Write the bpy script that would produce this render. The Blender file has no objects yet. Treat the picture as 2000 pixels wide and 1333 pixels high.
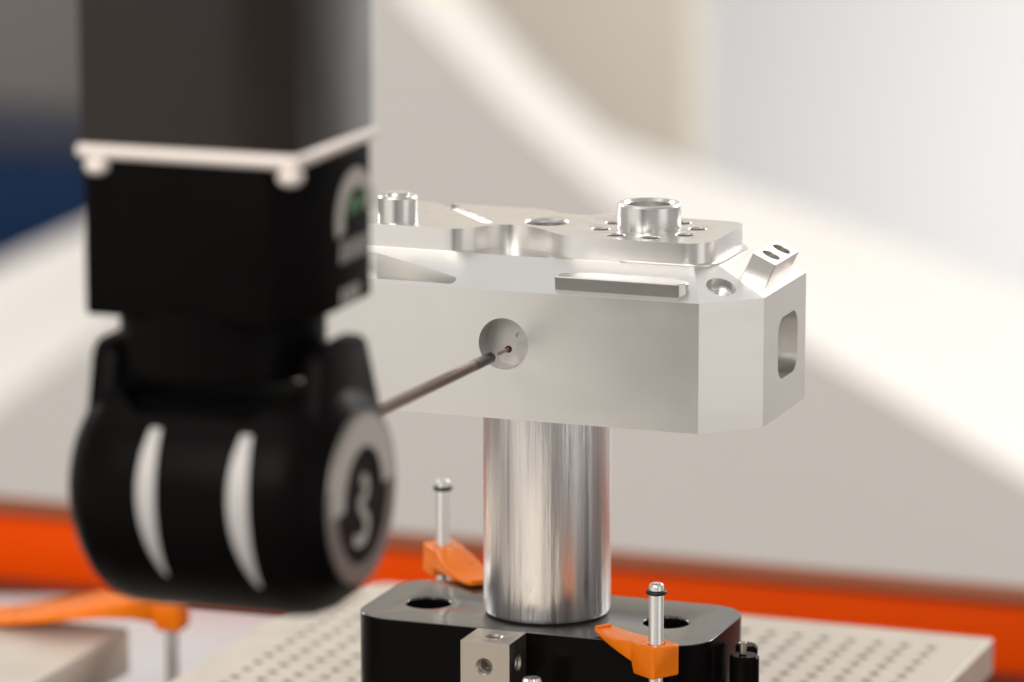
import bpy, bmesh, math, random
from mathutils import Vector, Matrix
random.seed(7)
R = math.radians
scn = bpy.context.scene
C = scn.collection

# ------------------------------------------------------------------ camera
cam_d = bpy.data.cameras.new('camera')
cam = bpy.data.objects.new('camera', cam_d)
C.objects.link(cam)
scn.camera = cam
cam.location = (0.4851, -1.3249, 0.2880)
cam.rotation_euler = (R(90 - 11.5), 0, R(20))
cam_d.sensor_width = 36.0
cam_d.lens = 162.0
cam_d.clip_start = 0.05
cam_d.clip_end = 60
cam_d.dof.use_dof = True
cam_d.dof.focus_distance = 1.440
cam_d.dof.aperture_fstop = 7.2

# ------------------------------------------------------------------ light
world = bpy.data.worlds.new('World')
scn.world = world
world.use_nodes = True
wb = world.node_tree.nodes['Background']
wb.inputs[0].default_value = (1.0, 0.965, 0.93, 1)
wb.inputs[1].default_value = 0.40


def area(name, loc, target, sx, sy, watts, col=(1, 0.965, 0.925)):
    d = bpy.data.lights.new(name, 'AREA')
    d.shape = 'RECTANGLE'
    d.size, d.size_y, d.energy, d.color = sx, sy, watts, col
    o = bpy.data.objects.new(name, d)
    C.objects.link(o)
    o.location = loc
    o.rotation_euler = (Vector(target) - Vector(loc)).to_track_quat('-Z', 'Y').to_euler()
    return o


area('ceiling_lamp', (-0.4, -0.75, 1.5), (0, 0.0, 0), 1.6, 0.8, 5)
area('slope_fill', (-0.3, 0.75, 1.45), (0, 0.0, 0), 1.8, 1.1, 2.6, (0.93, 0.96, 1))  # added overhead panel, gives the block's slopes a cool reflection
area('shoulder_fill', (0.75, 2.3, 1.2), (-0.6, 2.4, -0.5), 1.4, 1.0, 48)  # added to brighten the right shoulder of the machine frame
area('left_shoulder_fill', (-2.7, 2.0, 1.2), (-1.3, 2.4, -0.5), 1.4, 1.0, 44)  # added to brighten the frame's left shoulder and the column
area('wall_fill', (-0.4, 3.15, -0.9), (-0.45, 4.0, -0.2), 2.6, 0.3, 8.5, (0.97, 0.98, 1))  # added uplight hidden behind the frame, brightens the wall
area('chamfer_fill', (1.75, -0.62, -0.15), (0.0, 0.0, 0.0), 1.0, 1.8, 3.8, (1, 0.96, 0.92))  # added panel, not a window: gives the block's chamfer a bright reflection
area('front_fill', (-0.62, -0.74, -0.13), (-0.03, 0.0, -0.02), 1.0, 0.55, 0.95, (1, 0.95, 0.87))  # added unseen panel, brightens the left of the block's front face
area('room_fill', (-0.2, -2.4, 1.5), (-0.6, 1.2, -0.2), 2.0, 1.4, 56, (1, 0.965, 0.925))  # added behind the camera to brighten upright faces

vs = scn.view_settings
vs.view_transform = 'Standard'
vs.look = 'None'
vs.exposure = 0.05
vs.gamma = 1.0

# ------------------------------------------------------------------ materials
def new_mat(name):
    m = bpy.data.materials.new(name)
    m.use_nodes = True
    nt = m.node_tree
    return m, nt, nt.nodes['Principled BSDF']


def N(nt, typ, **kw):
    n = nt.nodes.new(typ)
    for k, v in kw.items():
        setattr(n, k, v)
    return n


def basic(name, col, rough=0.5, metal=0.0, var=0.06, nscale=60, bump=0.0, bscale=900, stretch=(1, 1, 1), spec=0.5, rvar=0.08):
    m, nt, b = new_mat(name)
    tc = N(nt, 'ShaderNodeTexCoord')
    mp = N(nt, 'ShaderNodeMapping')
    mp.inputs['Scale'].default_value = stretch
    nt.links.new(tc.outputs['Object'], mp.inputs[0])
    nz = N(nt, 'ShaderNodeTexNoise')
    nz.inputs['Scale'].default_value = nscale
    nz.inputs['Detail'].default_value = 6
    nt.links.new(mp.outputs[0], nz.inputs[0])
    mx = N(nt, 'ShaderNodeMix', data_type='RGBA')
    mx.inputs[6].default_value = tuple(c * (1 - var) for c in col) + (1,)
    mx.inputs[7].default_value = tuple(min(1, c * (1 + var)) for c in col) + (1,)
    nt.links.new(nz.outputs[0], mx.inputs[0])
    nt.links.new(mx.outputs[2], b.inputs['Base Color'])
    mr = N(nt, 'ShaderNodeMapRange')
    mr.inputs[1].default_value, mr.inputs[2].default_value = 0.3, 0.7
    mr.inputs[3].default_value = max(0.02, rough - rvar)
    mr.inputs[4].default_value = min(1, rough + rvar)
    nt.links.new(nz.outputs[0], mr.inputs[0])
    nt.links.new(mr.outputs[0], b.inputs['Roughness'])
    b.inputs['Metallic'].default_value = metal
    b.inputs['Specular IOR Level'].default_value = spec
    if bump:
        n2 = N(nt, 'ShaderNodeTexNoise')
        n2.inputs['Scale'].default_value = bscale
        n2.inputs['Detail'].default_value = 3
        nt.links.new(mp.outputs[0], n2.inputs[0])
        bp = N(nt, 'ShaderNodeBump')
        bp.inputs['Strength'].default_value = bump
        bp.inputs['Distance'].default_value = 0.0002
        nt.links.new(n2.outputs[0], bp.inputs['Height'])
        nt.links.new(bp.outputs[0], b.inputs['Normal'])
    return m


def machined(name, col=(0.80, 0.77, 0.73), rough=0.27):
    """milled aluminium: fine cutter lines, faint pass bands, small scuffs"""
    m, nt, b = new_mat(name)
    L = nt.links.new
    tc = N(nt, 'ShaderNodeTexCoord')
    sep = N(nt, 'ShaderNodeSeparateXYZ')
    L(tc.outputs['Object'], sep.inputs[0])
    # long lines along x
    mp = N(nt, 'ShaderNodeMapping')
    mp.inputs['Scale'].default_value = (14, 1400, 1800)
    L(tc.outputs['Object'], mp.inputs[0])
    lines = N(nt, 'ShaderNodeTexNoise')
    lines.inputs['Scale'].default_value = 1.0
    lines.inputs['Detail'].default_value = 4
    L(mp.outputs[0], lines.inputs[0])
    # broad pass bands in height
    cr = N(nt, 'ShaderNodeMapping')
    cr.inputs['Scale'].default_value = (3, 20, 95)
    L(tc.outputs['Object'], cr.inputs[0])
    bands = N(nt, 'ShaderNodeTexNoise')
    bands.inputs['Scale'].default_value = 1.0
    bands.inputs['Detail'].default_value = 0
    L(cr.outputs[0], bands.inputs[0])
    ramp = N(nt, 'ShaderNodeValToRGB')
    ramp.color_ramp.interpolation = 'CONSTANT'
    e = ramp.color_ramp.elements
    e[0].position, e[0].color = 0.0, (0.42, 0.42, 0.42, 1)
    e[1].position, e[1].color = 0.46, (0.5, 0.5, 0.5, 1)
    x = e.new(0.56); x.color = (0.6, 0.6, 0.6, 1)
    L(bands.outputs[0], ramp.inputs[0])
    blot = N(nt, 'ShaderNodeTexNoise')
    blot.inputs['Scale'].default_value = 70
    blot.inputs['Detail'].default_value = 8
    L(tc.outputs['Object'], blot.inputs[0])
    a1 = N(nt, 'ShaderNodeMath', operation='MULTIPLY_ADD')
    L(lines.outputs[0], a1.inputs[0]); a1.inputs[1].default_value = 0.04; a1.inputs[2].default_value = rough - 0.05
    a2 = N(nt, 'ShaderNodeMath', operation='MULTIPLY_ADD')
    L(blot.outputs[0], a2.inputs[0]); a2.inputs[1].default_value = 0.08; L(a1.outputs[0], a2.inputs[2])
    a3 = N(nt, 'ShaderNodeMath', operation='MULTIPLY_ADD')
    L(ramp.outputs[0], a3.inputs[0]); a3.inputs[1].default_value = 0.17; L(a2.outputs[0], a3.inputs[2])
    L(a3.outputs[0], b.inputs['Roughness'])
    mx = N(nt, 'ShaderNodeMix', data_type='RGBA')
    mx.inputs[6].default_value = tuple(c * 0.93 for c in col) + (1,)
    mx.inputs[7].default_value = tuple(min(1, c * 1.05) for c in col) + (1,)
    ad = N(nt, 'ShaderNodeMath', operation='MULTIPLY')
    L(ramp.outputs[0], ad.inputs[0]); L(blot.outputs[0], ad.inputs[1])
    ad2 = N(nt, 'ShaderNodeMath', operation='MULTIPLY'); ad2.inputs[1].default_value = 2.0
    L(ad.outputs[0], ad2.inputs[0])
    L(ad2.outputs[0], mx.inputs[0])
    L(mx.outputs[2], b.inputs['Base Color'])
    b.inputs['Metallic'].default_value = 1.0
    bp = N(nt, 'ShaderNodeBump')
    bp.inputs['Strength'].default_value = 0.2
    bp.inputs['Distance'].default_value = 0.00002
    L(lines.outputs[0], bp.inputs['Height'])
    # cusp lines left by the ball cutter, only on faces that look upward
    mp3 = N(nt, 'ShaderNodeMapping')
    mp3.inputs['Scale'].default_value = (9, 520, 0)
    L(tc.outputs['Object'], mp3.inputs[0])
    cusp = N(nt, 'ShaderNodeTexNoise')
    cusp.inputs['Scale'].default_value = 1.0
    cusp.inputs['Detail'].default_value = 2
    L(mp3.outputs[0], cusp.inputs[0])
    geo = N(nt, 'ShaderNodeNewGeometry')
    sn = N(nt, 'ShaderNodeSeparateXYZ')
    L(geo.outputs['True Normal'], sn.inputs[0])
    up_ = N(nt, 'ShaderNodeMath', operation='GREATER_THAN'); up_.inputs[1].default_value = 0.5
    L(sn.outputs[2], up_.inputs[0])
    ht = N(nt, 'ShaderNodeMath', operation='MULTIPLY')
    L(cusp.outputs[0], ht.inputs[0]); L(up_.outputs[0], ht.inputs[1])
    bp2 = N(nt, 'ShaderNodeBump')
    bp2.inputs['Strength'].default_value = 0.22
    bp2.inputs['Distance'].default_value = 0.00012
    L(ht.outputs[0], bp2.inputs['Height'])
    L(bp.outputs[0], bp2.inputs['Normal'])
    L(bp2.outputs[0], b.inputs['Normal'])
    return m


def bar_stock(name):
    """drawn aluminium round bar: vertical streaks"""
    m, nt, b = new_mat(name)
    L = nt.links.new
    tc = N(nt, 'ShaderNodeTexCoord')
    mp = N(nt, 'ShaderNodeMapping')
    mp.inputs['Scale'].default_value = (260, 260, 3)
    L(tc.outputs['Object'], mp.inputs[0])
    st = N(nt, 'ShaderNodeTexNoise')
    st.inputs['Scale'].default_value = 1.0
    st.inputs['Detail'].default_value = 3
    L(mp.outputs[0], st.inputs[0])
    mp2 = N(nt, 'ShaderNodeMapping')
    mp2.inputs['Scale'].default_value = (900, 900, 90)
    L(tc.outputs['Object'], mp2.inputs[0])
    sp = N(nt, 'ShaderNodeTexNoise')
    sp.inputs['Scale'].default_value = 1.0
    sp.inputs['Detail'].default_value = 2
    L(mp2.outputs[0], sp.inputs[0])
    mr = N(nt, 'ShaderNodeMapRange')
    mr.inputs[1].default_value, mr.inputs[2].default_value = 0.3, 0.7
    mr.inputs[3].default_value, mr.inputs[4].default_value = 0.27, 0.44
    L(st.outputs[0], mr.inputs[0])
    L(mr.outputs[0], b.inputs['Roughness'])
    mx = N(nt, 'ShaderNodeMix', data_type='RGBA')
    mx.inputs[6].default_value = (0.80, 0.77, 0.76, 1)
    mx.inputs[7].default_value = (0.97, 0.95, 0.94, 1)
    L(st.outputs[0], mx.inputs[0])
    L(mx.outputs[2], b.inputs['Base Color'])
    b.inputs['Metallic'].default_value = 1.0
    h = N(nt, 'ShaderNodeMath', operation='MULTIPLY_ADD')
    L(sp.outputs[0], h.inputs[0]); h.inputs[1].default_value = 0.25; L(st.outputs[0], h.inputs[2])
    bp = N(nt, 'ShaderNodeBump')
    bp.inputs['Strength'].default_value = 0.9
    bp.inputs['Distance'].default_value = 0.0006
    L(h.outputs[0], bp.inputs['Height'])
    L(bp.outputs[0], b.inputs['Normal'])
    return m


M = {}
M['alu'] = machined('milled_aluminium', (0.79, 0.77, 0.74), 0.25)
M['alu_bright'] = machined('turned_aluminium', (0.82, 0.80, 0.78), 0.19)
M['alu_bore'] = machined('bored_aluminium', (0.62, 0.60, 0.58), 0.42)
M['alu_darkened'] = machined('darkened_aluminium', (0.36, 0.35, 0.34), 0.42)  # darkened aluminium, its tone stands for a dark reflection on the pad
M['bar'] = bar_stock('drawn_aluminium_bar')
M['black_anod'] = basic('black_anodised', (0.004, 0.0036, 0.0035), 0.20, 0, 0.2, 120, 0.05, 2500, rvar=0.04, spec=0.04)
M['black_top'] = basic('ground_black_top', (0.030, 0.028, 0.027), 0.16, 0, 0.2, 120, 0.04, 2500, rvar=0.04, spec=0.8)
M['quill'] = basic('black_quill', (0.011, 0.0058, 0.004), 0.18, 0, 0.3, 25, 0.04, 3000, rvar=0.05, spec=0.42)
M['head'] = basic('black_head', (0.0032, 0.0028, 0.0027), 0.34, 0, 0.2, 60, 0.05, 3000, rvar=0.05, spec=0.035)
M['hollow'] = basic('gap_black', (0.002, 0.002, 0.002), 0.8, 0, 0.1, 60, spec=0.05)  # near-black that paints the shade in the gap under the neck
M['collar'] = basic('satin_ring', (0.82, 0.73, 0.67), 0.40, 0.1, 0.05, 60)
M['glint_grey'] = basic('painted_glint', (0.48, 0.455, 0.44), 0.5, 0.1, 0.08, 90)  # pale tone of the reflections drawn on the drum
M['ring'] = basic('grey_ring', (0.22, 0.20, 0.18), 0.38, 0.5, 0.08, 90)
M['print'] = basic('pale_print', (0.52, 0.48, 0.44), 0.5, 0, 0.05, 90)
M['print_dim'] = basic('dim_print', (0.46, 0.42, 0.38), 0.5, 0, 0.05, 90)
M['green'] = basic('green_print', (0.05, 0.20, 0.05), 0.4, 0, 0.05, 90)
M['bronze'] = basic('bronze_shaft', (0.17, 0.105, 0.07), 0.15, 1, 0.15, 300, stretch=(1, 0.1, 1))
M['dark_steel'] = basic('shaft_end_black', (0.03, 0.026, 0.024), 0.25, 0.6, 0.15, 300)  # dark colour for the shaft end that carries no highlight
M['steel'] = basic('ground_steel', (0.46, 0.42, 0.37), 0.36, 1, 0.10, 150, 0.12, 4000, rvar=0.06)
M['rod'] = basic('polished_rod', (0.86, 0.83, 0.80), 0.34, 1, 0.05, 200, stretch=(4, 4, 0.2))
M['rubber'] = basic('o_ring_rubber', (0.008, 0.008, 0.008), 0.4, 0, 0.1, 200)
M['orange'] = basic('orange_anodised', (0.97, 0.20, 0.001), 0.32, 0.1, 0.13, 120, 0.04, 3000, spec=0.3)
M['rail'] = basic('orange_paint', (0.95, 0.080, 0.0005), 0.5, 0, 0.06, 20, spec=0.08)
M['rail_lip'] = basic('rail_lip_brown', (0.22, 0.05, 0.012), 0.5, 0, 0.06, 20, spec=0.1)  # darker brown than the rail face
M['plate'] = basic('natural_plate', (0.66, 0.595, 0.51), 0.46, 0.3, 0.08, 45, 0.2, 2500)
M['table'] = basic('dark_granite', (0.045, 0.036, 0.033), 0.35, 0, 0.4, 400)
M['sheet'] = basic('pale_tray', (0.53, 0.51, 0.51), 0.5, 0, 0.04, 30)
M['paint'] = basic('warm_grey_paint', (0.67, 0.643, 0.61), 0.5, 0, 0.03, 4)
M['paint_column'] = basic('beige_paint', (0.64, 0.60, 0.53), 0.5, 0, 0.03, 4, spec=0.2)
M['paint_white'] = basic('white_paint', (0.82, 0.80, 0.78), 0.5, 0, 0.03, 4)
M['wall'] = basic('wall_paint', (0.80, 0.80, 0.80), 0.6, 0, 0.02, 2)
M['floor'] = basic('floor_resin', (0.40, 0.38, 0.36), 0.4, 0, 0.05, 3)
M['cab_grey'] = basic('cabinet_grey', (0.16, 0.15, 0.145), 0.5, 0, 0.05, 5, spec=0.2)
M['cab_slate'] = basic('cabinet_slate', (0.045, 0.05, 0.07), 0.45, 0, 0.05, 5, spec=0.1)
M['cab_navy'] = basic('cabinet_navy', (0.006, 0.020, 0.060), 0.45, 0, 0.05, 5, spec=0.1)
mr_, nt_, b_ = new_mat('ruby')
b_.inputs['Base Color'].default_value = (0.06, 0.001, 0.012, 1)
b_.inputs['Roughness'].default_value = 0.06
b_.inputs['Specular IOR Level'].default_value = 0.9
M['ruby'] = mr_

# ------------------------------------------------------------------ helpers (all shapes in millimetres, rescaled at the end)
def to_mesh(bm, name='m'):
    bmesh.ops.recalc_face_normals(bm, faces=bm.faces)
    me = bpy.data.meshes.new(name)
    bm.to_mesh(me)
    bm.free()
    return me


def bm_box(x0, x1, y0, y1, z0, z1):
    return bm_prism([(x0, y0), (x1, y0), (x1, y1), (x0, y1)], z0, z1)


def bm_prism(poly, z0, z1):
    bm = bmesh.new()
    a = [bm.verts.new((x, y, z0)) for x, y in poly]
    b = [bm.verts.new((x, y, z1)) for x, y in poly]
    n = len(poly)
    bm.faces.new(a[::-1]); bm.faces.new(b)
    for i in range(n):
        bm.faces.new((a[i], a[(i + 1) % n], b[(i + 1) % n], b[i]))
    return bm


def bm_lathe(profile, origin, axis=(0, 0, 1), n=64):
    """profile (r, h) along axis; r=0 ends closed"""
    bm = bmesh.new()
    q = Vector((0, 0, 1)).rotation_difference(Vector(axis).normalized())
    o = Vector(origin)
    rings = []
    for r, h in profile:
        if r < 1e-6:
            rings.append([bm.verts.new(o + q @ Vector((0, 0, h)))])
        else:
            rings.append([bm.verts.new(o + q @ Vector((r * math.cos(2 * math.pi * i / n), r * math.sin(2 * math.pi * i / n), h))) for i in range(n)])
    for a, b in zip(rings, rings[1:]):
        if len(a) == 1 and len(b) == 1:
            continue
        for i in range(n):
            j = (i + 1) % n
            if len(a) == 1:
                bm.faces.new((a[0], b[j], b[i]))
            elif len(b) == 1:
                bm.faces.new((a[i], a[j], b[0]))
            else:
                bm.faces.new((a[i], a[j], b[j], b[i]))
    return bm


def bm_cyl(r, p0, p1, n=48, ch=0.0):
    p0, p1 = Vector(p0), Vector(p1)
    h = (p1 - p0).length
    prof = [(0, 0), (r - ch, 0), (r, ch), (r, h - ch), (r - ch, h), (0, h)] if ch else [(0, 0), (r, 0), (r, h), (0, h)]
    return bm_lathe(prof, p0, p1 - p0, n)


def join(*bms):
    out = bmesh.new()
    for b in bms:
        me = to_mesh(b)
        out.from_mesh(me)
        bpy.data.meshes.remove(me)
    return out


def finish(me, mods=(), cut=None, bevel=0, seg=2, angle=35, smooth=35):
    """booleans (list of meshes to subtract), bevel, smoothing by angle -> new mesh"""
    if cut or bevel:
        o = bpy.data.objects.new('tmp', me)
        C.objects.link(o)
        tmp = [o]
        for c in (cut or []):
            k = bpy.data.objects.new('cut', c)
            C.objects.link(k); tmp.append(k)
            md = o.modifiers.new('b', 'BOOLEAN')
            md.operation = 'DIFFERENCE'; md.object = k; md.solver = 'EXACT'
        if bevel:
            md = o.modifiers.new('v', 'BEVEL')
            md.width = bevel; md.segments = seg; md.limit_method = 'ANGLE'; md.angle_limit = R(angle)
            md.harden_normals = False; md.use_clamp_overlap = True
        dg = bpy.context.evaluated_depsgraph_get()
        dg.update()
        res = bpy.data.meshes.new_from_object(o.evaluated_get(dg))
        for t in tmp:
            d = t.data
            bpy.data.objects.remove(t); bpy.data.meshes.remove(d)
        me = res
    bm = bmesh.new(); bm.from_mesh(me)
    for f in bm.faces:
        f.smooth = True
    for e in bm.edges:
        if len(e.link_faces) == 2:
            e.smooth = e.calc_face_angle(0) < R(smooth)
    bm.to_mesh(me); bm.free()
    return me


ROOTLOC = {}


def thing(name, label, cat, loc, group=None):
    o = bpy.data.objects.new(name, None)
    o.empty_display_size = 5
    C.objects.link(o)
    o.location = loc
    ROOTLOC[o.name] = Vector(loc)
    tag(o, label, cat, group)
    return o


def tag(o, label, cat, group=None):
    o['label'] = label
    o['category'] = cat
    if group:
        o['group'] = group
    return o


def part(name, shape, mat, parent, label=None, **kw):
    me = to_mesh(shape, name) if isinstance(shape, bmesh.types.BMesh) else shape
    me = finish(me, **kw)
    me.name = name
    root = parent
    while root.parent:
        root = root.parent
    me.transform(Matrix.Translation(-ROOTLOC[root.name]))
    me.materials.clear()
    me.materials.append(M[mat])
    o = bpy.data.objects.new(name, me)
    C.objects.link(o)
    o.parent = parent
    if label:
        o['label'] = label
    return o


def single(name, shape, mat, loc, **kw):
    me = to_mesh(shape, name) if isinstance(shape, bmesh.types.BMesh) else shape
    me = finish(me, **kw)
    me.name = name
    me.transform(Matrix.Translation(-Vector(loc)))
    me.materials.clear(); me.materials.append(M[mat])
    o = bpy.data.objects.new(name, me)
    C.objects.link(o)
    o.location = loc
    ROOTLOC[o.name] = Vector(loc)
    return o


def struct(name, shape, mat, loc, **kw):
    o = single(name, shape, mat, loc, **kw)
    o['kind'] = 'structure'
    return o


def rounded(x0, x1, y0, y1, r, n=8):
    pts = []
    for cx, cy, a0 in ((x1 - r, y0 + r, -90), (x1 - r, y1 - r, 0), (x0 + r, y1 - r, 90), (x0 + r, y0 + r, 180)):
        for i in range(n + 1):
            a = R(a0 + 90 * i / n)
            pts.append((cx + r * math.cos(a), cy + r * math.sin(a)))
    return pts


def spline(pts, n=6):
    """open Catmull-Rom through 2-D points"""
    out = []
    for i in range(len(pts) - 1):
        p0 = Vector(pts[max(i - 1, 0)]); p1 = Vector(pts[i]); p2 = Vector(pts[i + 1]); p3 = Vector(pts[min(i + 2, len(pts) - 1)])
        for k in range(n):
            t = k / n
            out.append(tuple(0.5 * ((2 * p1) + (p2 - p0) * t + (2 * p0 - 5 * p1 + 4 * p2 - p3) * t * t + (3 * p1 - p0 - 3 * p2 + p3) * t ** 3)))
    out.append(tuple(pts[-1]))
    return out

# ------------------------------------------------------------------ setting
Z_TABLE = -232.0
Z_FLOOR = -1000.0
struct('floor', bm_box(-6000, 4000, -3000, 4100, Z_FLOOR - 60, Z_FLOOR), 'floor', (0, 0, Z_FLOOR))
struct('wall', bm_box(-6000, 4000, 4000, 4100, Z_FLOOR, 3200), 'wall', (0, 4000, Z_FLOOR))
struct('table', bm_box(-900, 620, -620, 496, Z_TABLE - 130, Z_TABLE), 'table', (-190, -60, Z_TABLE - 130), bevel=3)

# sloping machine frame in the background: face plus broad upper shoulder
front = [(-1424, -666), (-1271, -564), (-1157, -482), (-1051, -397), (-971, -284), (-937, -133), (-930, 60), (-905, 60), (-912, -140), (-895, -194), (-798, -285), (-717, -349), (-537, -465), (-361, -555), (-192, -638), (0, -730), (0, -999), (-1424, -999)]
back = [(-1600, -590), (-1417, -502), (-1335, -463), (-1207, -400), (-1109, -310), (-1073, -169), (-1060, 60), (-985, 60), (-980, -180), (-953, -233), (-888, -299), (-825, -351), (-720, -385), (-436, -470), (-256, -551), (-60, -640), (-60, -999), (-1600, -999)]
bm = bmesh.new()
fv = [bm.verts.new((x, 2200, z)) for x, z in front]
bv = [bm.verts.new((x, 2520, z)) for x, z in back]
bm.faces.new(fv); bm.faces.new(bv[::-1])
for i in range(len(fv)):
    j = (i + 1) % len(fv)
    bm.faces.new((fv[j], fv[i], bv[i], bv[j]))
o = single('machine_frame', bm, 'paint', (-800, 2300, -999), smooth=50)
tag(o, 'blurred warm grey sloping machine frame with bright shoulder behind the block', 'machine frame')

# hanging column behind
o = single('machine_column', bm_box(-1250, -882, 2950, 3010, -455, 1500), 'paint_column', (-1070, 2980, -455), bevel=10, seg=3)
tag(o, 'blurred beige upright column hanging behind the machine frame at top', 'machine column')

# dark cabinet, far left
t = thing('cabinet', 'blurred dark grey and navy cabinet at the top left behind the probe', 'cabinet', (-1750, 3050, Z_FLOOR))
part('carcass', bm_box(-2250, -1330, 2925, 3300, Z_FLOOR, 700), 'cab_navy', t, bevel=6)
part('door', bm_box(-2240, -1340, 2900, 2924, -420, 690), 'cab_grey', t, label='grey upper door of the cabinet', bevel=5)
part('drawer_front', bm_box(-2240, -1340, 2900, 2924, -470, -423), 'cab_slate', t, label='slate blue drawer front', bevel=5)
part('drawer_front', bm_box(-2240, -1340, 2900, 2924, -640, -473), 'cab_navy', t, label='navy blue drawer front', bevel=5)

# orange rail along the back of the table
t = thing('orange_rail', 'long orange painted rail running across behind the fixture', 'rail', (-190, 505, Z_TABLE))
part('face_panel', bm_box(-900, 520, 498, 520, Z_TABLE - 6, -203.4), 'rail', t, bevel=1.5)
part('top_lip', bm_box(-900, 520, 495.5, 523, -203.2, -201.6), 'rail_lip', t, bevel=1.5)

# pale tray lying on the table
o = single('pale_tray', bm_prism([(-420, 300), (-262, 340), (-266, 478), (-380, 462), (-440, 440)], Z_TABLE, Z_TABLE + 3), 'sheet', (-340, 400, Z_TABLE), bevel=0.8)
tag(o, 'pale grey flat tray on the table behind the small left plate', 'tray')

# ------------------------------------------------------------------ perforated plate
def perforated(x0, x1, y0, y1, z0, z1, hx0, hx1, hy0, hy1, pitch, r, cutc, n=12):
    """plate with real round holes; cutc = chamfer of the back left corner"""
    bm = bmesh.new()
    cache = {}

    def v(x, y, z):
        k = (round(x, 3), round(y, 3), round(z, 3))
        if k not in cache:
            cache[k] = bm.verts.new((x, y, z))
        return cache[k]
    nx = int(round((hx1 - hx0) / pitch)) + 1
    ny = int(round((hy1 - hy0) / pitch)) + 1
    hp = pitch / 2
    for i in range(nx):
        for j in range(ny):
            cx, cy = hx0 + i * pitch, hy0 + j * pitch
            if cy - cx > (y1 - x0 - cutc - 8):
                q = [v(cx + a * hp, cy + b * hp, z1) for a, b in ((-1, -1), (1, -1), (1, 1), (-1, 1))]
                bm.faces.new(q)
                continue
            sq, rim, low, deep = [], [], [], []
            for k in range(n):
                a = 2 * math.pi * (k + 0.5) / n
                rim.append(bm.verts.new((cx + r * math.cos(a), cy + r * math.sin(a), z1 - 0.35)))
                low.append(bm.verts.new((cx + r * 2.1 * math.cos(a), cy + r * 2.1 * math.sin(a), z1 - 0.9)))
                deep.append(bm.verts.new((cx + r * 2.1 * math.cos(a), cy + r * 2.1 * math.sin(a), z1 - 11)))
                rr = r + 0.3
                sq.append(bm.verts.new((cx + rr * math.cos(a), cy + rr * math.sin(a), z1)))
            for k in range(n):
                l = (k + 1) % n
                bm.faces.new((sq[k], sq[l], rim[l], rim[k]))
                bm.faces.new((rim[k], rim[l], low[l], low[k]))
                bm.faces.new((low[k], low[l], deep[l], deep[k]))
            bm.faces.new(deep)
            corners = [v(cx + hp, cy + hp, z1), v(cx - hp, cy + hp, z1), v(cx - hp, cy - hp, z1), v(cx + hp, cy - hp, z1)]
            q = n // 4
            for c in range(4):          # corner fans: corner c lies between ring verts c*q .. c*q+q-1
                ids = [(c * q + k) % n for k in range(q)]
                for a, b in zip(ids, ids[1:]):
                    bm.faces.new((corners[c], sq[b], sq[a]))
                nxt = (ids[-1] + 1) % n
                bm.faces.new((corners[c], corners[(c + 1) % 4], sq[nxt], sq[ids[-1]]))
    # border ring and body
    ax0, ax1, ay0, ay1 = hx0 - hp, hx1 + hp, hy0 - hp, hy1 + hp
    def strip(x_, y_, X, Y):
        bm.faces.new([bm.verts.new((a, b, z1)) for a, b in ((x_, y_), (X, y_), (X, Y), (x_, Y))])
    e = 0.8
    strip(x0 + e, y0 + e, ax0, ay1); strip(ax1, y0 + e, x1 - e, y1 - e); strip(ax0, y0 + e, ax1, ay0)
    # back border incl. chamfered corner
    bm.faces.new([bm.verts.new((a, b, z1)) for a, b in ((x0 + cutc, ay1), (ax1, ay1), (ax1, y1 - e), (x0 + cutc, y1 - e))])
    bm.faces.new([bm.verts.new((a, b, z1)) for a, b in ((x0 + e, ay1), (x0 + cutc, ay1), (x0 + cutc, y1 - e), (x0 + e, y1 - cutc))] if ay1 < y1 - cutc else
                 [bm.verts.new((a, b, z1)) for a, b in ((x0 + e, ay1), (x0 + cutc, ay1), (x0 + cutc, y1 - e))])
    top = [(x0 + e, y0 + e), (x1 - e, y0 + e), (x1 - e, y1 - e), (x0 + cutc, y1 - e), (x0 + e, min(ay1, y1))]
    out = [(x0, y0), (x1, y0), (x1, y1), (x0 + cutc - 0.4, y1), (x0, min(ay1, y1))]
    m = len(top)
    T = [bm.verts.new((a, b, z1)) for a, b in top]
    O1 = [bm.verts.new((a, b, z1 - e)) for a, b in out]
    O2 = [bm.verts.new((a, b, z0)) for a, b in out]
    for i in range(m):
        j = (i + 1) % m
        bm.faces.new((T[i], T[j], O1[j], O1[i]))
        bm.faces.new((O1[i], O1[j], O2[j], O2[i]))
    bm.faces.new(O2[::-1])
    return bm


Z_PLATE = -150.0
t = thing('perforated_plate', 'pale metal base plate with a grid of small holes under the black fixture', 'plate', (-30, 90, Z_TABLE))
part('plate', perforated(-160, 97, -260, 251, Z_PLATE - 13, Z_PLATE, -140.6, 79.4, -249.8, 230.2, 10, 2.1, 22), 'plate', t, smooth=20)
for x in (-145, 82):
    for y in (-245, 222):
        part('foot', bm_cyl(8, (x, y, Z_TABLE), (x, y, Z_PLATE - 13.1), 24, 1), 'black_anod', t)

t = thing('side_plate', 'plain pale metal plate under the orange clamp at the lower left', 'plate', (-300, 120, Z_TABLE))
part('plate', bm_box(-420, -219, -40, 192, -178, -160), 'plate', t, bevel=1.2)
for x in (-405, -234):
    for y in (-25, 177):
        part('foot', bm_cyl(8, (x, y, Z_TABLE), (x, y, -178.1), 24, 1), 'black_anod', t)

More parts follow.
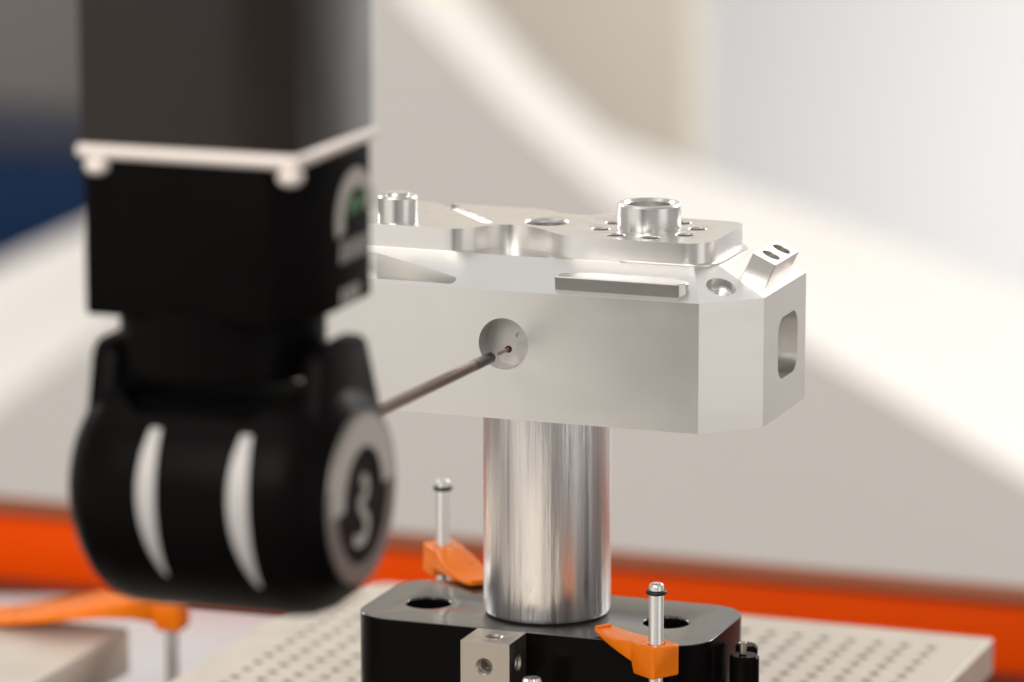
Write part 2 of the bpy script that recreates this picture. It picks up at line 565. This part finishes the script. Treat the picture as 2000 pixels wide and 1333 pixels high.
# ------------------------------------------------------------------ black fixture base and post
Z_BASE = -95.3
t = thing('fixture_base', 'black glossy rounded fixture block with two large holes under the round post', 'fixture', (2, 36.5, Z_PLATE))
cuts = []
for cx, cy in ((-38.4, 33.9), (42.0, 37.0)):
    cuts.append(to_mesh(bm_lathe([(0, 0), (7.2, 0), (7.2, 39.4), (7.9, 40.2), (7.9, 41), (0, 41)], (cx, cy, Z_BASE - 40))))
part('block', bm_prism(rounded(-57, 62.5, 10.0, 63.5, 13, 10), Z_PLATE + 0.1, Z_BASE), 'black_anod', t, cut=cuts, bevel=0.45, seg=3, smooth=14)

blk = t.children[0].data
blk.materials.append(M['black_top'])
for p in blk.polygons:
    if p.normal.z > 0.5 and p.center.z > (Z_BASE - Z_PLATE) - 1.0:
        p.material_index = 1

pr = 20.6
post = single('support_post', bm_lathe([(0, 0), (pr - 1.6, 0), (pr - 0.5, 0.5), (pr, 1.8), (pr, 70.6), (pr - 0.4, 71.1), (0, 71.1)], (1, 38.4, Z_BASE + 0.15), n=128), 'bar', (1, 38.4, Z_BASE + 0.15), smooth=30)
tag(post, 'thick shiny round aluminium post between black fixture and machined block', 'post')

# ------------------------------------------------------------------ machined workpiece
ZT, ZB = 17.0, -24.0
t = thing('machined_block', 'silver machined aluminium workpiece with holes and bosses on the round post', 'workpiece', (0, 39, ZB))
X, Y0, Y1, ch = 80.0, 0.0, 78.0, 16.0
oct_ = [(-X + ch, Y0), (X - ch, Y0), (X, Y0 + ch), (X, Y1 - ch), (X - ch, Y1), (-X + ch, Y1), (-X, Y1 - ch), (-X, Y0 + ch)]
ins = 17.0
k = ins * (math.sqrt(2) - 1)
roof = [(-X + ch + k, Y0 + ins), (X - ch - k, Y0 + ins), (X - ins, Y0 + ch + k), (X - ins, Y1 - ch - k), (X - ch - k, Y1 - ins), (-X + ch + k, Y1 - ins), (-X + ins, Y1 - ch - k), (-X + ins, Y0 + ch + k)]
ZR = ZT + ins * math.tan(R(25))
bm = bmesh.new()
v0 = [bm.verts.new((x, y, ZB)) for x, y in oct_]
v1 = [bm.verts.new((x, y, ZT)) for x, y in oct_]
v2 = [bm.verts.new((x, y, ZR)) for x, y in roof]
bm.faces.new(v0[::-1]); bm.faces.new(v2)
for i in range(8):
    j = (i + 1) % 8
    bm.faces.new((v0[i], v0[j], v1[j], v1[i]))
    bm.faces.new((v1[i], v1[j], v2[j], v2[i]))
cuts = []
# bored recess in the front, with a shallow centre mark
cuts.append(to_mesh(bm_lathe([(0, 0), (8.2, 0), (8.2, 9.4), (0, 9.4)], (0, -1, 0), (0, 1, 0), 96)))
cuts.append(to_mesh(bm_lathe([(0, 0), (0.95, 0), (0.95, 1.6), (0, 1.6)], (2.1, 7.4, 1.2), (0, 1, 0), 32)))
# long rounded window in the end face
wy0, wy1, wz0, wz1, wr = 31.5, 53.0, -12.6, 7.2, 5.5
ring = rounded(wy0, wy1, wz0, wz1, wr, 8)
bw = bmesh.new()
a = [bw.verts.new((81, y, z)) for y, z in ring]
b = [bw.verts.new((73.5, y, z)) for y, z in ring]
bw.faces.new(a); bw.faces.new(b[::-1])
for i in range(len(ring)):
    j = (i + 1) % len(ring)
    bw.faces.new((a[i], a[j], b[j], b[i]))
cuts.append(to_mesh(bw))
# tapered pocket in the front slope
pk = [(-66, 1.5), (-22, 1.5)] + [(-19.0 + 1.9 * math.cos(R(a_)), 3.3 + 1.9 * math.sin(R(a_))) for a_ in range(-80, 71, 15)] + [(-24, 7.0), (-48, 14.0), (-66, 15.0)]
cuts.append(to_mesh(bm_prism(pk, 15.2, 30)))
# threaded hole in the corner slope, square to it
ax = Vector((math.sin(R(25)) * math.sqrt(.5), -math.sin(R(25)) * math.sqrt(.5), math.cos(R(25))))
hc = Vector((67.0, 12.8, 0))
hc.z = ZT + ((64 - hc.x + hc.y) / math.sqrt(2)) * math.tan(R(25))
prof = [(0, -14), (3.4, -14)]
for i in range(12):
    prof += [(3.4, -13.6 + i * 0.9), (3.8, -13.15 + i * 0.9)]
prof += [(3.9, -3.4), (4.7, -3.3), (4.7, 3), (0, 3)]
cuts.append(to_mesh(bm_lathe(prof, hc, ax, 48)))
# bore down to the post
cuts.append(to_mesh(bm_cyl(6.2, (0.3, 39.6, -10), (0.3, 39.6, 40))))
body = part('body', bm, 'alu', t, cut=cuts, bevel=0.22, seg=2, angle=22, smooth=12)
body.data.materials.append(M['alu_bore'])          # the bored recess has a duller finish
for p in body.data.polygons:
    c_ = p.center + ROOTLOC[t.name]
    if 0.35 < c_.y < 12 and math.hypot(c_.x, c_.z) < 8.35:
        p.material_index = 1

# stepped top plate with a waved outline
ZP = 32.2
outl = [(-62, 17.6), (-29, 17.6)] + spline([(-26, 17.6), (-22.2, 18.2), (-18.2, 21.6), (-14.6, 27), (-9.7, 30.6), (-3.5, 30.4), (3.6, 26.6), (9.8, 20.9), (15.4, 18.2), (21.0, 17.6)], 5)
outl += [(30, 17.6)] + [(52.5 + 8.5 * math.cos(R(a_)), 26.1 + 8.5 * math.sin(R(a_))) for a_ in range(-90, 1, 10)]
outl += [(53.5 + 7.5 * math.cos(R(a_)), 53.5 + 7.5 * math.sin(R(a_))) for a_ in range(0, 91, 10)]
outl += spline([(20, 61.2), (14.5, 60.2), (9, 56.6), (3.5, 55.4), (-2, 57.2), (-7, 60.6), (-12, 61.8)], 5) + [(-62, 61.8)]
cuts = []
bc = Vector((35.0, 38.7))
for i in range(8):
    a_ = R(-25 + 45 * i)
    cx, cy = bc.x + 15.3 * math.cos(a_), bc.y + 15.3 * math.sin(a_)
    cuts.append(to_mesh(bm_lathe([(0, -6.5), (3.7, -6.5), (3.7, -0.7), (2.8, -0.7), (2.8, -0.3), (3.1, 0.0), (3.1, 2), (0, 2)], (cx, cy, ZP), n=32)))
cuts.append(to_mesh(bm_lathe([(0, -14), (8.3, -14), (8.3, -1.4), (6.6, -1.4), (6.7, -0.5), (7.2, 0.0), (7.2, 2), (0, 2)], (0.3, 39.6, ZP), n=64)))
d = Vector((26, -29)).normalized(); nrm = Vector((-d.y, d.x))
s0, s1 = Vector((-42, 60.5)) - d * 1, Vector((-17.5, 32.8)) + d * 0.2
sl = []
for c_, sg in ((s0, 1), (s1, -1)):
    for a_ in range(0, 181, 20):
        th = math.atan2(nrm.y, nrm.x) + sg * 0 + R(a_) + (0 if sg == 1 else math.pi)
        sl.append((c_.x + 1.9 * math.cos(th), c_.y + 1.9 * math.sin(th)))
cuts.append(to_mesh(bm_prism(sl, ZP - 2.2, ZP + 3)))
part('top_plate', bm_prism(outl, ZR - 0.6, ZP), 'alu_bright', t, cut=cuts, bevel=0.28, seg=2, angle=40, smooth=14)
# low flange the plate stands on
fl = [(x * 1.0, y) for x, y in rounded(20, 64.2, 16.6, 61.4, 9, 6)]
part('foot_flange', bm_prism(rounded(26, 63.2, 16.9, 61.0, 10, 8), ZR - 0.5, ZR + 0.7), 'alu', t, bevel=0.25, smooth=30)
part('ring_boss', bm_lathe([(7.1, -3), (10.1, -3), (10.1, 7.9), (9.5, 8.5), (8.2, 8.5), (7.3, 7.6), (7.1, -3)], (bc.x, bc.y, ZP + 0.0), n=96), 'alu_bright', t, smooth=30)
part('boss_seat', bm_cyl(7.2, (bc.x, bc.y, ZP - 2.0), (bc.x, bc.y, ZP + 0.06), 64), 'alu', t, smooth=30)
part('round_boss', bm_lathe([(0, -1), (6.4, -1), (6.4, 7.8), (5.8, 8.5), (4.0, 8.6), (3.6, 9.4), (0, 9.4)], (-45.0, 25.0, ZP), n=64), 'alu_bright', t, smooth=30)

# horizontal pad growing out of the front slope
zpad = 22.3
pad = [(16.2, 1.7), (56.4, 1.7), (58.6, 3.9), (58.6, 6.5), (50, 13.6), (46, 15.4), (36, 15.4), (24, 11.2), (16.2, 7.6)]
bm = bm_prism(pad, ZT + 0.2, zpad)
for v_ in bm.verts:
    if v_.co.z < zpad - 1 and v_.co.y < 4:
        v_.co.y += 0.5
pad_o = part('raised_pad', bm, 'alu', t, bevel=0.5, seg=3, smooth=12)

pad_o.data.materials.append(M['alu_darkened'])         # front wall coloured darker in place of a dark reflection
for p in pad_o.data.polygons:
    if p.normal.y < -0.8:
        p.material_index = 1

# angled lug standing square on the end slope, two holes
sx = Vector((math.cos(R(25)), 0, -math.sin(R(25))))
up = Vector((math.sin(R(25)), 0, math.cos(R(25))))
o0 = Vector((77.4, 25.5, ZT + (80 - 77.4) * math.tan(R(25))))
bm = bmesh.new()
L_, W_, H_ = 25.0, 8.3, 8.4
vv = []
for h in (-1.5, H_):
    for w_, l_ in ((-W_, 0), (0, 0), (0, L_), (-W_, L_)):
        vv.append(bm.verts.new(o0 + sx * w_ + Vector((0, l_, 0)) + up * h))
for f in ((3, 2, 1, 0), (4, 5, 6, 7), (0, 1, 5, 4), (1, 2, 6, 5), (2, 3, 7, 6), (3, 0, 4, 7)):
    bm.faces.new([vv[i] for i in f])
cuts = []
for l_ in (7.0, 18.2):
    c_ = o0 - sx * (W_ / 2) + Vector((0, l_, 0)) + up * (H_ - 5)
    cuts.append(to_mesh(bm_cyl(2.9, c_, c_ + up * 8, 40)))
part('angled_lug', bm, 'alu', t, cut=cuts, bevel=0.2, smooth=12)

# ------------------------------------------------------------------ clamps
def clamp(label, px, py, z_foot, z_top, z_block, ang, reach, drop, wid, group, bh=9.2):
    t = thing('orange_clamp', label, 'clamp', (px, py, z_foot), group)
    r = 2.35
    part('rod', bm_lathe([(0, 0), (r, 0), (r, z_top - z_foot - 0.9), (r - 0.2, z_top - z_foot - 0.4), (r - 0.6, z_top - z_foot - 0.1), (r - 1.1, z_top - z_foot), (0, z_top - z_foot)], (px, py, z_foot), n=40), 'rod', t, smooth=50)
    tor = bmesh.new()
    n1, n2 = 40, 12
    g = [[tor.verts.new((px + (2.6 + 0.75 * math.cos(b)) * math.cos(a), py + (2.6 + 0.75 * math.cos(b)) * math.sin(a), z_top - 2.9 + 0.75 * math.sin(b))) for b in [2 * math.pi * q / n2 for q in range(n2)]] for a in [2 * math.pi * p / n1 for p in range(n1)]]
    for i in range(n1):
        for j in range(n2):
            tor.faces.new((g[i][j], g[(i + 1) % n1][j], g[(i + 1) % n1][(j + 1) % n2], g[i][(j + 1) % n2]))
    part('o_ring', tor, 'rubber', t)
    # jaw: block round the rod running into a leaf-shaped arm; side profile swept across a changing width
    ca, sa = math.cos(ang), math.sin(ang)
    sec = []   # (along, top z, bottom z, half width)
    sec += [(-5.4, z_block, z_block - bh, 4.6), (-4.6, z_block + 0.5, z_block - bh - 0.3, 5.4), (4.2, z_block + 0.5, z_block - bh - 0.3, 5.6), (5.2, z_block + 0.5, z_block - bh + 2.5, 5.6)]
    m = 14
    for i in range(1, m + 1):
        u = i / m
        al = 5.2 + (reach - 5.2) * u
        top = z_block + 0.5 + (drop) * (u * u * (3 - 2 * u)) - 0.9 * math.sin(u * math.pi)
        thick = 6.5 * (1 - u) ** 2.2 + 1.5
        w = wid * (0.78 + 0.42 * math.sin(math.pi * (u ** 0.8))) * (1 if u < 0.93 else 0.86)
        sec.append((al, top, top - thick, w))
    al, top, bot, w = sec[-1]
    bm = bmesh.new()
    rings = []
    for al, zt_, zb_, w in sec:
        rings.append([bm.verts.new((px + al * ca - s * sa, py + al * sa + s * ca, z)) for s, z in ((-w, zb_), (w, zb_), (w, zt_), (-w, zt_))])
    for a, b in zip(rings, rings[1:]):
        for i in range(4):
            bm.faces.new((a[i], a[(i + 1) % 4], b[(i + 1) % 4], b[i]))
    bm.faces.new(rings[0][::-1]); bm.faces.new(rings[-1])
    cut = [to_mesh(bm_cyl(r + 0.35, (px, py, z_block - 20), (px, py, z_block + 6), 32))]
    jaw = part('jaw', bm, 'orange', t, cut=cut, bevel=0.7, seg=3, angle=50, smooth=40)
    # small raised lip at the tip
    al, top, bot, w = sec[-1]
    tip = bmesh.new()
    vs_ = []
    for z in (top - 0.4, top + 0.5):
        for s, q in ((-w * .96, -1.6), (w * .96, -1.6), (w * .96, 0.05), (-w * .96, 0.05)):
            vs_.append(tip.verts.new((px + (al + q) * ca - s * sa, py + (al + q) * sa + s * ca, z)))
    for f in ((3, 2, 1, 0), (4, 5, 6, 7), (0, 1, 5, 4), (1, 2, 6, 5), (2, 3, 7, 6), (3, 0, 4, 7)):
        tip.faces.new([vs_[i] for i in f])
    part('tip_lip', tip, 'orange', jaw, bevel=0.25)
    return t


g = 'orange spring clamps on rods'
clamp('orange clamp in front of the black fixture, gripping an upright steel rod', 50.5, 1.0, Z_PLATE, -72.8, -92.8, math.atan2(18, -26), 28.6, -0.6, 4.4, g)
clamp('orange clamp behind the round post, to the left on a thin upright rod', -52.8, 85.0, Z_PLATE, -66.5, -89.2, math.atan2(-26, 23), 36, -4.4, 5.4, g)
clamp('strongly blurred orange clamp at the lower left below the probe head', -201, 190.0, Z_TABLE, -100.0, -146.0, math.atan2(-6, -70), 84, -12.5, 12.5, g, 12.0)

# ------------------------------------------------------------------ steel cube, knob, standoffs
t = thing('steel_cube', 'small grey steel cube with threaded holes in front of the black fixture', 'cube', (-3.6, 1, Z_PLATE))
cx0, cx1, cy0, cy1, cz1 = -11.8, 4.6, -7.2, 8.6, -95.0
cm = ((cx0 + cx1) / 2, (cy0 + cy1) / 2, cz1 - 8)
cuts = []
for axd, face in (((0, -1, 0), (cm[0] - 0.3, cy0, cm[2])), ((1, 0, 0), (cx1, cm[1], cm[2])), ((0, 0, 1), (cm[0] + 0.2, cm[1], cz1))):
    prof = [(0, -5.2), (1.9, -5.2)]
    for i in range(5):
        prof += [(1.9, -4.8 + i * 0.8), (2.25, -4.4 + i * 0.8)]
    prof += [(2.25, -0.7), (2.9, 0.0), (2.9, 2), (0, 2)]
    cuts.append(to_mesh(bm_lathe(prof, face, axd, 32)))
part('body', bm_box(cx0, cx1, cy0, cy1, cz1 - 16, cz1), 'steel', t, cut=cuts, bevel=0.3, smooth=14)
part('pillar', bm_cyl(5, (cm[0], cm[1], Z_PLATE), (cm[0], cm[1], cz1 - 16.05), 32, 0.5), 'steel', t)

t = thing('knurled_knob', 'bright knurled knob beside the steel cube at the bottom edge', 'knob', (11.4, -5, Z_PLATE))
kn = bmesh.new()
n = 36
rr = [3.1 if i % 2 else 2.8 for i in range(n)]
lv = [(0, -2.6, -120), (0, 0, -120)]
rings = []
for zz, sc in ((-116, 1.0), (-106.4, 1.0), (-105.6, 0.86)):
    rings.append([kn.verts.new((11.4 + rr[i] * sc * math.cos(2 * math.pi * i / n), -5 + rr[i] * sc * math.sin(2 * math.pi * i / n), zz)) for i in range(n)])
for a, b in zip(rings, rings[1:]):
    for i in range(n):
        kn.faces.new((a[i], a[(i + 1) % n], b[(i + 1) % n], b[i]))
kn.faces.new(rings[0][::-1]); kn.faces.new(rings[-1])
part('grip', kn, 'rod', t, smooth=20)
part('stem', bm_cyl(1.6, (11.4, -5, Z_PLATE), (11.4, -5, -116.05), 20), 'rod', t)


def standoff(label, x, y, r, ztop, pin):
    t = thing('standoff', label, 'standoff', (x, y, Z_PLATE), 'black standoffs beside the fixture')
    part('sleeve', bm_lathe([(0, 0), (r, 0), (r, ztop - Z_PLATE - 0.7), (r - 0.7, ztop - Z_PLATE), (0, ztop - Z_PLATE)], (x, y, Z_PLATE), n=48), 'black_anod', t, smooth=30)
    if pin:
        part('pin', bm_cyl(1.25, (x - 0.6, y, ztop + 0.02), (x - 0.6, y, ztop + 4.2), 24, 0.3), 'steel', t)


standoff('black round standoff with a small steel pin on top, right of the fixture', 71.2, 28.0, 4.7, -101.0, True)
standoff('plain black standoff tucked against the right side of the fixture', 67.6, 42.0, 3.6, -101.5, False)

# ------------------------------------------------------------------ probe head
HY, HZ = -230.0, 6.2
t = thing('probe_head', 'large blurred black measuring probe head with its stylus reaching into the block', 'probe', (5, -228, -28))
part('quill', bm_box(-24.0, 36.6, -254, -200.3, 99, 520), 'quill', t, bevel=1.0, seg=3)
col = part('collar', bm_box(-25.2, 37.8, -255.2, -198.2, 96.4, 100.2), 'collar', t, label='pale satin ring between quill and head', bevel=1.8, seg=4)
for x, y in ((-19.6, -252.6), (34.6, -252.6)):
    part('lug', bm_cyl(3.3, (x, y, 92.2), (x, y, 96.6), 32, 1.3), 'collar', col, smooth=50)
foot = [(-24.6, -251.0), (-23.0, -252.4), (28.6, -252.4), (36.4, -235), (36.4, -202), (32, -198.2), (-22, -198.2), (-24.6, -201)]
hs = part('housing', bm_prism(foot, 54.5, 96.15), 'head', t, bevel=1.6, seg=3, smooth=30)


def on_x(name, poly, x, th, mat, parent, **kw):
    """flat plate standing on a face that looks along +x; poly in (y, z)"""
    bm = bmesh.new()
    a = [bm.verts.new((x, y, z)) for y, z in poly]
    b = [bm.verts.new((x + th, y, z)) for y, z in poly]
    bm.faces.new(a[::-1]); bm.faces.new(b)
    for i in range(len(poly)):
        j = (i + 1) % len(poly)
        bm.faces.new((a[i], a[j], b[j], b[i]))
    return part(name, bm, mat, parent, **kw)


def arc_band(cy, cz, r0, r1, a0, a1, n=40):
    o_ = [(cy + r1 * math.cos(R(a0 + (a1 - a0) * i / n)), cz + r1 * math.sin(R(a0 + (a1 - a0) * i / n))) for i in range(n + 1)]
    i_ = [(cy + r0 * math.cos(R(a0 + (a1 - a0) * i / n)), cz + r0 * math.sin(R(a0 + (a1 - a0) * i / n))) for i in range(n, -1, -1)]
    return o_ + i_


def stroke(path, w):
    """polyline ribbon outline"""
    l_, r_ = [], []
    for i, p in enumerate(path):
        a = Vector(path[max(i - 1, 0)]); b = Vector(path[min(i + 1, len(path) - 1)])
        d_ = (b - a).normalized(); n_ = Vector((-d_.y, d_.x)) * w / 2
        l_.append(tuple(Vector(p) + n_)); r_.append(tuple(Vector(p) - n_))
    return l_ + r_[::-1]


on_x('emblem_arch', arc_band(-213.5, 77.5, 8.0, 13.4, 5, 196), 36.45, 0.25, 'print_dim', hs, label='pale grey arch emblem')
on_x('emblem_mark', stroke(spline([(-218, 79), (-215, 83), (-212, 80), (-209.5, 84.5), (-207, 81)], 5), 2.4), 36.45, 0.25, 'green', hs, label='green squiggle in the emblem')
for zc, ys, h_ in ((69.6, (-223, -219, -215, -211, -207), 5.4), (57.8, (-223, -219.4, -216, -212.6), 4.4)):
    for y in ys:
        on_x('printed_stroke', [(y - 0.9, zc - h_ / 2), (y + 0.9, zc - h_ / 2), (y + 1.7, zc + h_ / 2), (y - 0.1, zc + h_ / 2)], 36.45, 0.2, 'print_dim', hs)

part('neck', bm_lathe([(0, 0), (26, 0), (27.3, 1.5), (27.3, 20), (0, 20)], (4.0, -226.5, 37.5), n=72), 'head', t, smooth=30)

# drum turning about the x axis
prof = [(0, -34), (14, -33.4), (20, -31), (25, -28), (29, -24.6), (31.5, -21.3), (32.7, -17), (33, -12), (33, 28), (32.4, 33), (30.6, 37.5), (27.4, 41.5), (24.8, 43.4), (24.2, 44), (0, 44)]
cut = [to_mesh(bm_cyl(29, (6.0, -229, 29.5), (6.0, -229, 60), 64))]
drum = part('drum', bm_lathe(prof, (0, HY, HZ), (1, 0, 0), 128), 'head', t, cut=cut, bevel=0, smooth=32)
part('gap_shade', bm_lathe([(0, 0), (24, 0), (24, 1.2), (0, 1.2)], (6.0, -229, 29.6), n=64), 'hollow', drum)  # black disc standing in for the shade under the neck


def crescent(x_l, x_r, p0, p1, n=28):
    """lens-shaped pale reflection laid on the drum: x_l/x_r = (top, middle, bottom)"""
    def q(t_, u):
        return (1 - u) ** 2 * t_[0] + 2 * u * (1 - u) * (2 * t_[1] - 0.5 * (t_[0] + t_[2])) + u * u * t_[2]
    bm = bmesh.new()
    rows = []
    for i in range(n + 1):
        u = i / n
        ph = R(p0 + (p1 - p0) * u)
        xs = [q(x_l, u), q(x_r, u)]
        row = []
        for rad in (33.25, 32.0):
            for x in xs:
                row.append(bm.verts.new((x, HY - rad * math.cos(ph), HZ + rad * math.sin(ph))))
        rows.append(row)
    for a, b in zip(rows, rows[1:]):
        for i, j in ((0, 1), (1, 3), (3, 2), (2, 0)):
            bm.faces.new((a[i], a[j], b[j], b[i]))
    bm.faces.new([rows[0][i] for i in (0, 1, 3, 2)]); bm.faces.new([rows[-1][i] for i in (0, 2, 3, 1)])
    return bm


part('glint', crescent((-3.8, -5.2, 0.2), (-1.0, -0.1, 0.9), 38, -34), 'glint_grey', drum, label='pale crescent drawn as a reflection on the drum')  # pale pieces standing in for reflections on the drum
part('glint', crescent((21.8, 20.5, 26.2), (24.6, 26.2, 27.1), 38, -36), 'glint_grey', drum, label='pale crescent drawn as a reflection on the drum')

# cheeks either side of the neck
def cheek(x0, x1, top):
    poly = [(-246, 8), (-250, 22), (-244.5, top - 3), (-240.5, top), (-217, top), (-213.5, top - 2.5), (-203.6, 24), (-202, 8)]
    bm = bmesh.new()
    a = [bm.verts.new((x0, y, z)) for y, z in poly]
    b = [bm.verts.new((x1, y, z)) for y, z in poly]
    bm.faces.new(a[::-1]); bm.faces.new(b)
    for i in range(len(poly)):
        j = (i + 1) % len(poly)
        bm.faces.new((a[i], a[j], b[j], b[i]))
    return bm


part('cheek', cheek(33.5, 40.5, 47.5), 'head', t, bevel=2.2, seg=2, smooth=25)
part('cheek', cheek(-26.6, -18.5, 46.5), 'head', t, bevel=2.2, seg=2, smooth=25)

# end disc with its emblem
ed = on_x('end_disc', arc_band(HY, HZ, 0.01, 17.9, 0, 359.9, 72), 44.05, 0.5, 'head', t)
on_x('rim_ring', arc_band(HY, HZ, 17.9, 23.4, 0, 359.99, 96), 44.05, 0.9, 'ring', ed, bevel=0.0)
on_x('emblem_arch', arc_band(HY, HZ, 13.6, 21.8, 4, 184, 48), 44.96, 0.25, 'print', ed, label='pale arch emblem on the end disc')
on_x('emblem_mark', stroke(spline([(-230.2, 11.2), (-227.0, 9.6), (-228.0, 6.2), (-231.2, 4.6), (-229.2, 1.8), (-226.6, -1.2), (-228.2, -4.6), (-232.4, -5.4), (-235.6, -4.2)], 5), 3.0), 44.56, 0.25, 'print_dim', ed, label='pale curled mark on the end disc')

# stylus
b0 = Vector((0.6, 3.0, -2.2)); b1 = Vector((2.6, -110.0, 1.9))
dv = (b1 - b0).normalized()
part('stylus_ball', bm_lathe([(1.17 * math.sin(math.pi * i / 24), -1.17 * math.cos(math.pi * i / 24)) for i in range(25)], b0, dv, 40), 'ruby', t, label='dark red ruby ball', smooth=80)
part('stylus_stem', bm_lathe([(0, 0.9), (0.50, 0.9), (0.55, 12), (0, 12)], b0, dv, 24), 'steel', t, smooth=40)
part('stylus_ferrule', bm_lathe([(0, 11.5), (0.75, 11.6), (1.15, 13.0), (1.15, 17.2), (0, 17.2)], b0, dv, 6), 'rod', t, smooth=10)
part('stylus_dark_end', bm_lathe([(0, 16.9), (1.45, 16.9), (1.72, 17.2), (1.82, 34), (0, 34)], b0, dv, 48), 'dark_steel', t, smooth=40)  # front end of the shaft, coloured black where its highlight stops
part('stylus_shaft', bm_lathe([(0, 33.9), (1.80, 34.0), (1.88, 60), (1.95, 118), (2.2, 119), (2.2, 170), (0, 170)], b0, dv, 48), 'bronze', t, smooth=40)
part('probe_module', bm_lathe([(0, 158), (4.6, 158), (5.2, 159), (5.2, 205), (0, 205)], b0, dv, 48), 'head', t, smooth=40)

# ------------------------------------------------------------------ millimetres -> metres
S = Matrix.Scale(0.001, 4)
done = set()
for o in list(scn.objects):
    if o.type == 'MESH':
        if o.data.name not in done:
            o.data.transform(S)
            done.add(o.data.name)
    if o.type in ('MESH', 'EMPTY'):
        o.location = o.location * 0.001
        if o.type == 'EMPTY':
            o.empty_display_size *= 0.001
